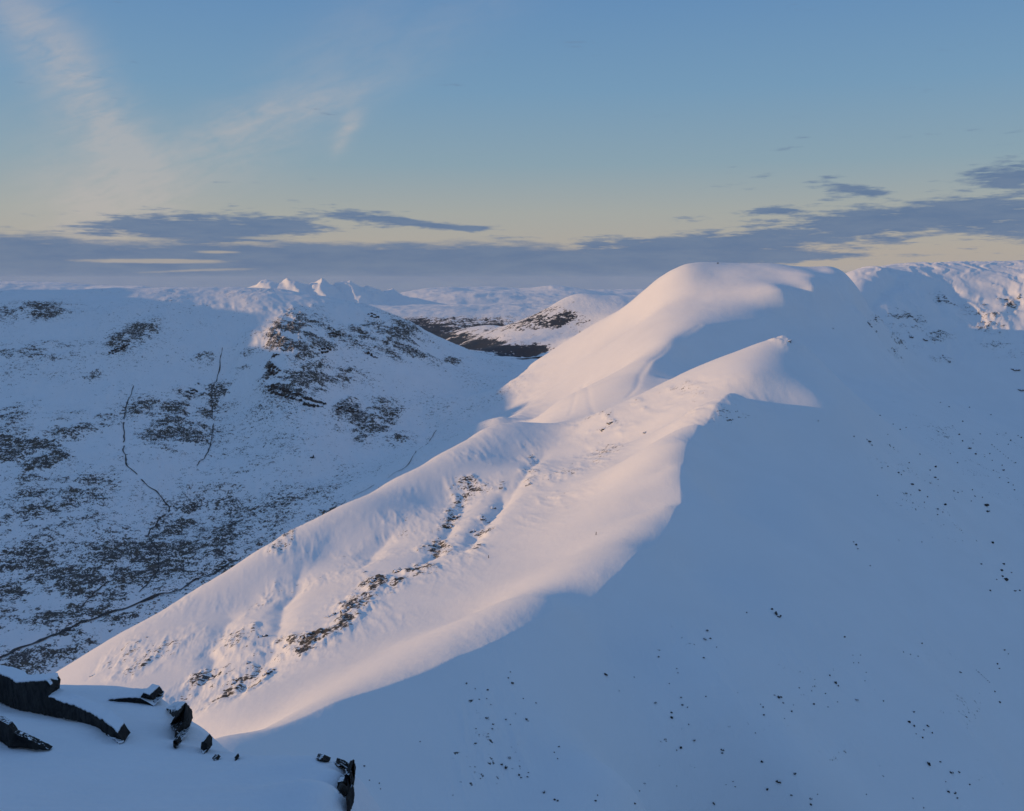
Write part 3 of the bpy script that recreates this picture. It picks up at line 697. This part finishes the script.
def islands(bm):
    left = set(bm.faces); out = []
    while left:
        st = [left.pop()]; grp = set(st)
        while st:
            f = st.pop()
            for e in f.edges:
                for g in e.link_faces:
                    if g in left: left.remove(g); grp.add(g); st.append(g)
        out.append(grp)
    out.sort(key=len, reverse=True); res = []
    for grp in out[:4]:
        if len(grp) < 10 and res: continue
        c = bmesh.new(); mp = {}
        for f in grp: c.faces.new([mp.setdefault(v, None) or mp.__setitem__(v, c.verts.new(v.co)) or mp[v] for v in f.verts])
        res.append(c)
    bm.free(); return res
def to_mesh(bm, name):
    me = bpy.data.meshes.new(name); bm.to_mesh(me); bm.free(); return me

def outline_rock(name, label, cat, pts, Yf, thick, mat, hit, rough, cap=0.0, lean=.25, group=None, seed=3, capmat=None, hug=0, off=.15, tol=6.0, jag=.38):
    """a rock whose front follows pts (photo pixels) at distance Yf, going back into the slope by thick metres"""
    bm = bmesh.new()
    fr = []
    for x, y in pts:
        yb = y; n_ = len(pts)                       # lower edge of the outline below this point: there the rock meets the snow
        for i in range(n_):
            (x0, y0), (x1, y1) = pts[i], pts[(i + 1) % n_]
            if min(x0, x1) <= x <= max(x0, x1) and x0 != x1: yb = max(yb, y0 + (y1 - y0) * (x - x0) / (x1 - x0))
        h = hit(x, yb if hug < 1 else y)
        Yv = Yf if h is None or abs(h[1] - Yf) > tol else h[1]
        fr.append(Vector(P(x, y, Yv - off)))
    c = sum(fr, Vector()) / len(fr)
    ar = sum(fr[i].x * fr[(i + 1) % len(fr)].z - fr[(i + 1) % len(fr)].x * fr[i].z for i in range(len(fr)))
    v0 = [bm.verts.new(v - c) for v in fr]
    f = bm.faces.new(v0)
    zs = [v.z for v in fr]; zm = min(zs)
    r = bmesh.ops.extrude_face_region(bm, geom=[f])
    for g in r['geom']:
        if isinstance(g, bmesh.types.BMVert): g.co.y += thick; g.co.z += -lean * thick * .4; g.co.x *= .97
    bmesh.ops.recalc_face_normals(bm, faces=bm.faces)
    bmesh.ops.triangulate(bm, faces=bm.faces)
    L_ = max(v.x for v in fr) - min(v.x for v in fr)
    for _ in range(4):
        es = [e for e in bm.edges if e.calc_length() > rough * 2.2]
        if not es: break
        bmesh.ops.subdivide_edges(bm, edges=es, cuts=1); bmesh.ops.triangulate(bm, faces=[f for f in bm.faces if len(f.verts) > 3])
    for v in bm.verts:
        p = v.co + c
        v.co += Vector((n3(p, rough * 3, seed), n3(p, rough * 2, seed + 5) * 1.5, n3(p, rough * 3, seed + 9))) * rough * jag
    bm.normal_update()
    loc = Vector((c.x, c.y, c.z + Z0))
    cp = cap_of(bm, cap) if cap else None
    if cp is None:
        o = link(name, to_mesh(bm, name), mat, None, loc)
    else:
        o = bpy.data.objects.new(name, None); COL.objects.link(o); o.location = loc; o.empty_display_size = rough
        link('rock_face', to_mesh(bm, name), mat, o)
        for c_ in islands(cp): link('snow_cap', to_mesh(c_, 'snow_cap'), capmat or M_CAP, o)
    return tag(o, label, cat, group)

def fhit(px, py):
    p = P(px, py, 1.0); yy = np.linspace(14, 50, 400)
    h = fsnow(p[0] * yy, yy) - p[2] * yy; k = int(np.argmax(h > 0))
    return np.array((p[0] * yy[k], yy[k], p[2] * yy[k])) if h[k] > 0 else None
# foreground rocks on the summit edge
FR = [
 ('rock_ledge', 'large black rock ledge at the left edge with a thin blade trailing right', 36.5, .9, .11, .07,
  [(-40, 668), (0, 675), (10, 678), (16, 683), (30, 682), (47, 681), (50, 686), (49, 697), (60, 702), (74, 706), (90, 713), (104, 721), (118, 733), (124, 743), (119, 744), (108, 736), (97, 728), (80, 722), (60, 718), (40, 714), (15, 709), (0, 702), (-40, 694)]),
 ('rock_wedge', 'black wedge of rock poking from the snow at the left edge, below the large ledge', 30.5, .3, .06, 0,
  [(-40, 714), (0, 720), (8, 725), (14, 733), (28, 739), (40, 745), (50, 750), (36, 750), (24, 748), (10, 748), (0, 741), (-40, 730)]),
 ('rock_shelf', 'thin dark rock shelf on the snowy brow above the summit snow', 42.5, 1.2, .10, .05,
  [(108, 700), (125, 698), (140, 698), (143, 693), (150, 695), (155, 701), (154, 706), (146, 704), (136, 703), (120, 702)]),
 ('rock_block', 'upright jagged black rock block on the snow edge below the thin rock shelf', 38.0, .9, .09, .04,
  [(166, 709), (178, 711), (184, 718), (185, 726), (182, 736), (180, 742), (174, 739), (175, 731), (170, 725), (174, 718)]),
 ('rock_chip', 'little black rock chip just below the upright jagged block', 36.0, .4, .06, 0, [(173, 741), (176, 740), (178, 745), (176, 749), (173, 747)]),
 ('rock_stub', 'small upright black rock stub in the snow edge right of the jagged block', 34.3, .6, .06, .03, [(201, 743), (204, 741), (207, 744), (207, 752), (203, 754), (201, 750)]),
 ('rock_chip', 'tiny dark rock chip on the snow rim next to the small upright stub', 32.6, .3, .04, 0, [(212, 758), (216, 758), (218, 760), (214, 761)]),
 ('rock_chip', 'tiny round rock chip alone on the middle of the snow rim', 32.0, .3, .04, 0, [(234, 758), (236, 757), (237, 760), (235, 761)]),
 ('rock_flake', 'flat dark rock flake lying along the snow rim near its right end', 29.0, .35, .04, 0, [(316, 758), (322, 759), (329, 762), (324, 762), (317, 760)]),
 ('rock_flake', 'thin dark rock flake at the right end of the snow rim, above the round lump', 28.3, .4, .05, 0, [(335, 763), (342, 765), (348, 769), (344, 769), (338, 766)]),
 ('rock_pillar', 'narrow black rock pillar standing at the right end of the summit snow', 26.4, .7, .07, .03, [(346, 770), (350, 769), (352, 776), (351, 790), (350, 797), (347, 796), (347, 782)]),
 ('rock_lump', 'round black rock lump beside the narrow pillar at the right end of the snow', 26.1, .5, .07, 0, [(338, 782), (343, 781), (348, 784), (349, 792), (346, 796), (340, 793), (337, 788)]),
 ('rock_spike', 'thin black rock spike below the narrow pillar at the bottom of the photo', 25.0, .6, .06, 0, [(346, 798), (350, 796), (351, 803), (350, 812), (346, 814), (347, 806)]),
]
for k, (nm, lb, Yf_, th, ro, cap, pts) in enumerate(FR):
    outline_rock(nm, lb, 'rock', pts, Yf_, th, M_FROCK, fhit, ro, cap, seed=k * 3)

# dark crags of the western fell
CR = [
 ('long black crag band across the foot of the rocky spur on the western fell', .6, 26, [(268, 385), (273, 383), (285, 388), (300, 393), (315, 399), (325, 402), (326, 406), (318, 409), (304, 408), (300, 403), (286, 400), (273, 396), (269, 391)]),
 ('small dark crag on the left edge of the rocky spur, above the crag buttress', .5, 20, [(270, 356), (275, 353), (280, 354), (276, 357), (272, 360), (270, 359)]),
 ('dark crag buttress on the left edge of the rocky spur, above the long black band', .6, 24, [(268, 365), (272, 363), (277, 367), (281, 370), (279, 374), (273, 378), (269, 374)]),
 ('short slanting dark crag on the smooth slope right of the rocky spur', .5, 14, [(364, 352), (368, 351), (374, 355), (378, 358), (374, 359), (368, 356)]),
 ('leaf-shaped dark crag just right of the end of the long black band', .5, 14, [(336, 408), (341, 405), (345, 406), (341, 410), (337, 411)]),
 ('blocky dark crag second to the right of the end of the long black band', .5, 16, [(346, 410), (350, 406), (356, 408), (359, 411), (353, 414), (347, 413)]),
 ('large dark crag in the upper rocks of the spur, right of centre', .5, 18, [(318, 350), (322, 347), (327, 346), (331, 349), (328, 354), (321, 355)]),
 ('dark crag high on the spur among the topmost rocks', .5, 16, [(328, 333), (333, 331), (340, 334), (341, 337), (335, 338), (330, 336)]),
 ('long dark outcrop slanting across the upper left of the western fell', .5, 18, [(109, 352), (113, 349), (121, 346), (129, 343), (130, 345), (122, 350), (114, 355), (110, 355)]),
 ('small dark tor on the skyline slope above the dark wooded valley', .5, 16, [(367, 314), (372, 312), (378, 316), (379, 319), (373, 319)]),
 ('dark crag beside the right-hand stream on the western fell', .5, 16, [(188, 392), (193, 388), (197, 390), (196, 394), (190, 395)]),
 ('lone round dark rock in the middle of the western fell slope', .5, 12, [(310, 457), (313, 455), (315, 458), (313, 460), (310, 459)]),
]
rg = random.Random(11)
for k, (lb, ro, th, pts) in enumerate(CR):
    mx = sum(p[0] for p in pts) / len(pts); lo = max(p[1] for p in pts)
    xs_ = [p[0] for p in pts]; x0_, x1_ = min(xs_), max(xs_); nb = max(4, int((x1_ - x0_) / (2.6 if k else 3.4)))
    o = bpy.data.objects.new('crag', None); COL.objects.link(o); org = None
    for q in range(nb):
        x = x0_ + (x1_ - x0_) * (q + .5) / nb; yy = []
        for i in range(len(pts)):
            (xa, ya), (xb, yb) = pts[i], pts[(i + 1) % len(pts)]
            if min(xa, xb) <= x <= max(xa, xb) and xa != xb: yy.append(ya + (yb - ya) * (x - xa) / (xb - xa))
        if len(yy) < 2: continue
        t_, b_ = min(yy), max(yy); nlay = 2 if b_ - t_ > 5 else 1
        for lay in range(nlay):
            yc = t_ + (b_ - t_) * (lay + .5) / nlay; h = mhit(x, yc)
            if h is None: continue
            if org is None: org = h; o.location = (h[0], h[1], h[2] + Z0)
            u_ = h[1] / F; hh = max((b_ - t_) / nlay * .62, 1.0) * u_ * rg.uniform(.85, 1.2); ww = (x1_ - x0_) / nb * .75 * u_ * rg.uniform(.9, 1.4)
            bl = hull(rg, ww, max(ww, hh) * 1.1, hh, rg.randint(13, 20), .9)
            ro_ = link('rock', to_mesh(bl, 'crag_rock'), M_DCRAG, o, Vector((h[0] - org[0], h[1] - org[1] + hh * .2, h[2] - org[2])))
            ro_.rotation_euler = (rg.uniform(-.15, .15), rg.uniform(-.2, .2), rg.uniform(-.5, .5))
    tag(o, lb, 'crag', 'dark crags on the western fell')

# rock outcrops breaking the snow: (px, py, width px, label)
OUT = [
 (458, 517, 8, 'broken grey outcrop highest in the lit gully rocks'), (450, 526, 6, 'small outcrop just below the highest gully rocks on the sunlit flank'),
 (435, 541, 6, 'small snow-streaked outcrop halfway down the middle gully of the sunlit flank'), (399, 571, 10, 'rounded brown outcrop alone at the foot of the middle gully'),
 (374, 580, 9, 'dark outcrop left of the rounded brown one on the sunlit flank'), (365, 572, 5, 'little outcrop just above the dark one on the sunlit flank'),
 (346, 611, 10, 'dark brown outcrop at the lower right of the sunlit flank'), (358, 601, 6, 'small outcrop just above the dark brown one at the lower right of the flank'),
 (330, 616, 7, 'low outcrop left of the dark brown one on the sunlit flank'), (307, 636, 11, 'snow-dusted outcrop standing below the low outcrops, right of the long gully'),
 (265, 636, 8, 'brown outcrop on the left bank of the long gully'), (285, 647, 8, 'outcrop on the right bank of the long gully'),
 (267, 673, 9, 'lowest outcrop beside the mouth of the long gully'), (234, 682, 8, 'dark outcrop at the lower left corner of the gully rocks'), (249, 663, 7, 'outcrop left of the long gully near its mouth'),
 (92, 676, 5, 'lone dark rock on the lower left of the sunlit spur'), (147, 637, 4, 'small rocks alone on the upper edge of the sunlit spur'),
 (484, 520, 7, 'narrow outcrop in the right-hand gully of the sunlit flank'), (472, 532, 6, 'narrow outcrop low in the right-hand gully of the sunlit flank'), (493, 508, 6, 'narrow outcrop high in the right-hand gully'),
 (611, 423, 7, 'dark rocks near the crest of the near ridge, left of the peak'), (602, 430, 6, 'smaller rocks just below the crest rocks left of the peak'), (645, 433, 4, 'scattered rocks on the sunlit slope between crest and shadow edge'),
 (532, 457, 5, 'slanting rocks at the top of the sunlit flank by the small crown'), (528, 485, 5, 'slanting rocks in the snow below the small crown'),
 (789, 341, 5, 'little snow-rimed rocks on the very top of the near peak'),
 (911, 337, 5, 'dark rocks low on the shaded foot of the far right headwall'), (925, 340, 5, 'dark rocks right of the others at the foot of the headwall'), (895, 351, 5, 'dark rocks at the lower left of the headwall'), (870, 325, 5, 'dark rocks under the corniced notch of the headwall'),
 (876, 319, 5, 'brown rocks just under the lit snow spur of the headwall'), (944, 358, 4, 'small pair of rocks under the middle of the headwall'), (950, 362, 4, 'small rocks lowest under the middle of the headwall'),
 (945, 298, 5, 'lit brown rocks high in the middle of the headwall'), (985, 305, 4, 'small dark rocks high on the right of the headwall'), (1018, 298, 6, 'lit rocks high at the right edge of the headwall'), (1003, 326, 4, 'rocks at the right end of the shadow line on the headwall'), (982, 322, 4, 'rocks on the shadow line of the headwall'),
 (1015, 370, 7, 'dark outcrop alone on the shaded snow at the right edge'), (1021, 389, 7, 'dark outcrop below the lone one at the right edge'),
]
rng = random.Random(5)
for px, py, wpx, lb in OUT:
    h = mhit(px, py)
    if h is None: continue
    wm = wpx * h[1] / F
    o = bpy.data.objects.new('rock_outcrop', None); COL.objects.link(o)
    zc = ground_z(h[0], h[1]); o.location = (h[0], h[1], zc + Z0)
    for q in range(6):
        s_ = wm * rng.uniform(.16, .36); dx = rng.gauss(0, .25) * wm; dy = rng.gauss(0, .25) * wm
        b = hull(rng, s_ * rng.uniform(.9, 1.5), s_, s_ * rng.uniform(.6, .95), 15)
        cp = cap_of(b, wm * .05, .72)
        ro = link('rock', to_mesh(b, 'rock'), M_CRAG, o, Vector((dx, dy, ground_z(h[0] + dx, h[1] + dy) - zc + s_ * .08)))
        ro.rotation_euler.z = rng.uniform(0, 3)
        if cp: link('snow_cap', to_mesh(cp, 'snow_cap'), M_CAP, ro)
    tag(o, lb, 'outcrop', 'rock outcrops breaking through the snow')

# boulders on the shaded slopes: positions read off the photograph in three windows
BA = [(215,35,3),(660,145,3),(650,335,3),(686,353,4),(768,355,3),(855,385,2),(740,412,4),(405,388,4),(458,423,3),(487,445,4),(511,437,4),(437,465,3),(300,473,4),(362,495,8),(352,485,4),(372,508,4),(460,518,3),(445,505,3),(523,580,4),(567,545,4),(412,600,4),(437,595,3),(480,620,6),(492,628,3),(608,610,4),(630,597,7),(628,640,6),(640,648,4),(535,668,8),(565,692,6),(598,718,5),(585,740,3),(530,710,3),(705,695,5),(720,700,4),(738,695,3),(780,690,4),(790,715,4),(775,735,3),(820,720,3),(835,755,9),(840,778,6),(668,750,6),(640,768,7),(660,780,4),(638,790,4),(725,465,4),(740,492,5),(768,522,7),(793,545,6),(850,543,4),(830,555,3),(782,500,3),(812,463,4),(720,580,4),(690,542,2),(905,610,6),(925,660,4),(945,670,4),(950,690,4),(965,470,4),(978,478,5),(935,490,5),(955,580,3),(880,465,2),(155,410,2),(395,712,2),(865,610,3),(890,640,3),(700,430,2),(860,570,3),(900,590,3),(915,460,3),(925,505,3)]
BB = [(198,118,4),(192,110,2),(203,128,3),(310,105,2),(370,110,2),(235,172,2),(427,65,2),(537,15,6),(545,30,4),(555,113,5),(525,168,4),(548,237,3),(583,168,4),(578,185,5),(590,210,7),(580,200,4),(603,190,3),(612,238,4),(625,237,3),(565,208,2),(168,358,3),(2,303,3),(370,375,3),(322,397,2),(340,403,2),(360,408,2),(190,405,2),(210,405,2),(192,425,2),(205,425,2),(225,450,2),(222,472,2),(470,450,4),(585,392,3),(595,402,2),(567,428,3),(572,440,3),(560,500,3),(573,528,4),(145,478,5),(152,485,3),(130,458,3),(50,490,2),(62,508,2),(83,498,2),(88,533,3),(118,505,2),(125,540,2),(150,527,2),(200,522,5),(270,525,3),(35,535,2),(30,552,3),(3,515,4),(12,570,2),(349,553,4),(337,580,5),(350,590,4),(355,610,2),(385,590,4),(375,600,2),(397,608,3),(372,620,3),(388,690,6),(417,683,3),(447,712,6),(467,710,4),(440,762,5),(457,765,5),(462,778,4),(495,743,4),(38,715,4),(2,738,3),(28,770,3),(80,780,4),(80,795,4),(98,768,2),(225,768,2),(347,778,3),(375,803,3),(432,735,2)]
BC = [(968,33,6),(975,40,4),(958,22,3),(900,30,2),(803,92,5),(808,72,4),(815,90,3),(830,110,2),(800,135,3),(695,133,3),(572,175,5),(638,180,2),(603,212,2),(737,160,2),(740,170,2),(720,195,2),(805,225,2),(688,240,4),(747,227,3),(750,245,3),(762,250,2),(725,263,3),(725,275,4),(765,290,2),(778,328,4),(747,345,4),(737,350,2),(843,350,4),(843,357,3),(935,378,4),(920,310,2),(975,228,6),(965,222,3),(938,250,3),(940,268,3),(932,243,2),(985,240,3),(1005,260,3),(248,195,3),(268,207,2),(297,210,3),(295,230,2),(355,195,5),(345,182,3),(350,168,2),(380,230,2),(410,240,3),(295,275,5),(310,290,3),(308,300,3),(340,278,3),(350,290,2),(362,265,2),(387,278,4),(270,300,2),(463,342,3),(452,355,2),(460,370,2),(140,330,2),(10,387,3),(22,420,2),(45,427,2),(48,440,2),(348,368,4),(330,384,4),(340,391,5),(370,408,4),(375,414,3),(390,412,3),(392,402,2),(428,448,5),(453,465,4),(460,468,3),(548,468,3),(553,455,2),(640,475,4),(650,445,2),(662,428,3),(737,433,2),(823,475,4),(868,423,2),(852,430,2),(873,435,2),(948,442,4),(972,425,6),(1012,405,4),(1005,455,2)]
ALL = [(780 + x / 4.053, 320 + y / 4.053, s_ / 4.053, 'a') for x, y, s_ in BA] + [(780 + x / 2.607, 500 + y / 2.607, s_ / 2.607, 'b') for x, y, s_ in BB] + [(360 + x / 2.327, 600 + y / 2.327, s_ / 2.327, 'c') for x, y, s_ in BC]
protos = []
for k in range(8):
    protos.append(to_mesh(hull(rng, 1.0, rng.uniform(.6, 1.0), rng.uniform(.55, .9), rng.randint(12, 20), .3), 'boulder'))
for m in protos: m.materials.append(M_BOULD)
def region(px, py):
    if px < 800 and py > 600:
        if px < 500: return 'on the shaded slope left of bottom centre'
        if px < 640: return 'on the shaded slope at bottom centre'
        return 'on the shaded slope right of the bottom centre'
    if py < 420: return 'high in the shaded hollow beneath the headwall'
    if px > 960 and py < 520: return 'in the shaded hollow at the right edge'
    if py < 530: return 'along the east spur running down from the near peak'
    if py < 640: return 'at the low end of the east spur by the right edge'
    if py < 720: return 'in the middle of the lower right shaded slope'
    return 'in the lower right corner of the shaded slope'
regs = {}; made = []
for e in ALL: regs.setdefault(region(e[0], e[1]), []).append(e)
for rg_, es in regs.items():
    es.sort(key=lambda e: -e[2]); big = es[0]
    for e in es:
        px, py, s_, wn = e
        h = mhit(px, py)
        if h is None: continue
        r_ = max(s_ * .85, .68) * h[1] / F * 1.3
        o = bpy.data.objects.new('boulder', rng.choice(protos)); COL.objects.link(o)
        o.location = (h[0], h[1], ground_z(h[0], h[1]) + Z0 + r_ * .30)
        o.scale = (r_ * rng.uniform(.9, 1.4), r_ * rng.uniform(.8, 1.1), r_ * rng.uniform(1.0, 1.5)); o.rotation_euler = (rng.uniform(-.2, .2), rng.uniform(-.2, .2), rng.uniform(0, 6.28))
        sz = 'middling dark boulder' if s_ > 1.4 else 'little dark boulder' if s_ > .9 else 'tiny dark boulder'
        made.append((o, px, py, sz, rg_, e is big))
for rg_ in regs:
    for sz in ('middling dark boulder', 'little dark boulder', 'tiny dark boulder'):
        g_ = [m for m in made if m[4] == rg_ and m[3] == sz and not m[5]]
        words = {}
        if len(g_) > 1:
            for wd_, key in (('leftmost', lambda m: m[1]), ('rightmost', lambda m: -m[1]), ('highest', lambda m: m[2]), ('lowest', lambda m: -m[2])):
                for m in sorted(g_, key=key):
                    if m[0].name not in words: words[m[0].name] = wd_
                    break
        for m in g_:
            tag(m[0], (words.get(m[0].name, '') + ' ' + sz + ' ' + rg_).strip(), 'boulder', sz + 's ' + rg_)
for m in made:
    if m[5]: tag(m[0], 'largest dark boulder ' + m[4], 'boulder', 'boulders scattered on the shaded slopes')
# two thin rock ribs in the shaded snow
for lb, a, b in (('thin dark rock rib slanting down the lower right shaded slope', (976, 670), (989, 682)), ('thin dark rock rib slanting across the shaded hollow at the right edge', (992, 445), (1014, 463))):
    A, B = mhit(*a), mhit(*b); bm = bmesh.new()
    for q in range(9):
        p = A + (B - A) * (q / 8 + rng.uniform(-.03, .03)); s_ = 1.0 * A[1] / F * rng.uniform(.5, 1.0)
        merge(bm, hull(rng, s_ * 1.6, s_, s_ * .8, 14), Vector((p[0] - A[0], p[1] - A[1], ground_z(p[0], p[1]) - A[2])), math.atan2(B[1] - A[1], B[0] - A[0]))
    tag(link('rock_rib', to_mesh(bm, 'rock_rib'), M_BOULD, None, (A[0], A[1], A[2] + Z0)), lb, 'rock')

# cairn on the far summit, and two marker posts on the ridge
h = P(718, 263, 2850); zc = ground_z(h[0], h[1]); bm = bmesh.new()
for q in range(40):
    t = q / 40; r_ = 3.2 * (1 - t) ** .8; a = rng.uniform(0, 6.28)
    merge(bm, hull(rng, 1.1, .8, .6, 12), Vector((math.cos(a) * r_, math.sin(a) * r_, t * 4.2)), a)
tag(link('summit_cairn', to_mesh(bm, 'cairn'), rock_mat('cairn_stone', 1.0, 1.2), None, (h[0], h[1], zc + Z0)), 'small stone cairn on the top of the broad far summit', 'cairn')
for px, py, lb in ((488.5, 556, 'thin dark upright post in the sunlit snow below the gully rocks'), (596, 533, 'thin dark upright post by the shadow edge on the near ridge')):
    h = mhit(px, py + 2)
    bm = bmesh.new(); bmesh.ops.create_cone(bm, cap_ends=True, segments=8, radius1=.42, radius2=.26, depth=3.4)
    for v in bm.verts: v.co.z += 1.5; v.co.x += .05 * v.co.z
    tag(link('marker_post', to_mesh(bm, 'marker_post'), M_CRAG, None, (h[0], h[1], ground_z(h[0], h[1]) + Z0)), lb, 'post', 'marker posts on the near ridge')

# streams: dark ribbons in their beds
for nm, wd, pl in STREAMS:
    pts = resample([np.array(p) for p in pl], 9.0); pts = [np.array(p) for p in pts]
    bm = bmesh.new(); prev = None
    for k, p in enumerate(pts):
        t = pts[min(k + 1, len(pts) - 1)] - pts[max(k - 1, 0)]; t = t[:2] / (np.hypot(*t[:2]) + 1e-9); nrm = np.array((-t[1], t[0]))
        wob = float(gnoise(np.array([k * .23]), np.array([wd * 3.1]), 9)[0]) * wd * 2.6
        wn = 1.15 * wd * (.35 + 1.3 * abs(float(gnoise(np.array([k * .31]), np.array([wd * 7.7]), 4)[0]))) * (.6 + .4 * min(1, k / 12))
        row = []
        for sgn in (-1, 1):
            q = p[:2] + nrm * (wob + sgn * wn * .8)
            row.append(bm.verts.new((q[0], q[1], ground_z(q[0], q[1]) + Z0 + 1.3)))
        gap_ = float(gnoise(np.array([k * .19]), np.array([wd * 5.3 + pl[0][0] * .01]), 14)[0]) < -.30 and nm != 'valley_stream'
        if prev and not gap_: bm.faces.new((prev[0], prev[1], row[1], row[0]))
        prev = row
    structure(link(nm, to_mesh(bm, nm), M_WATER))
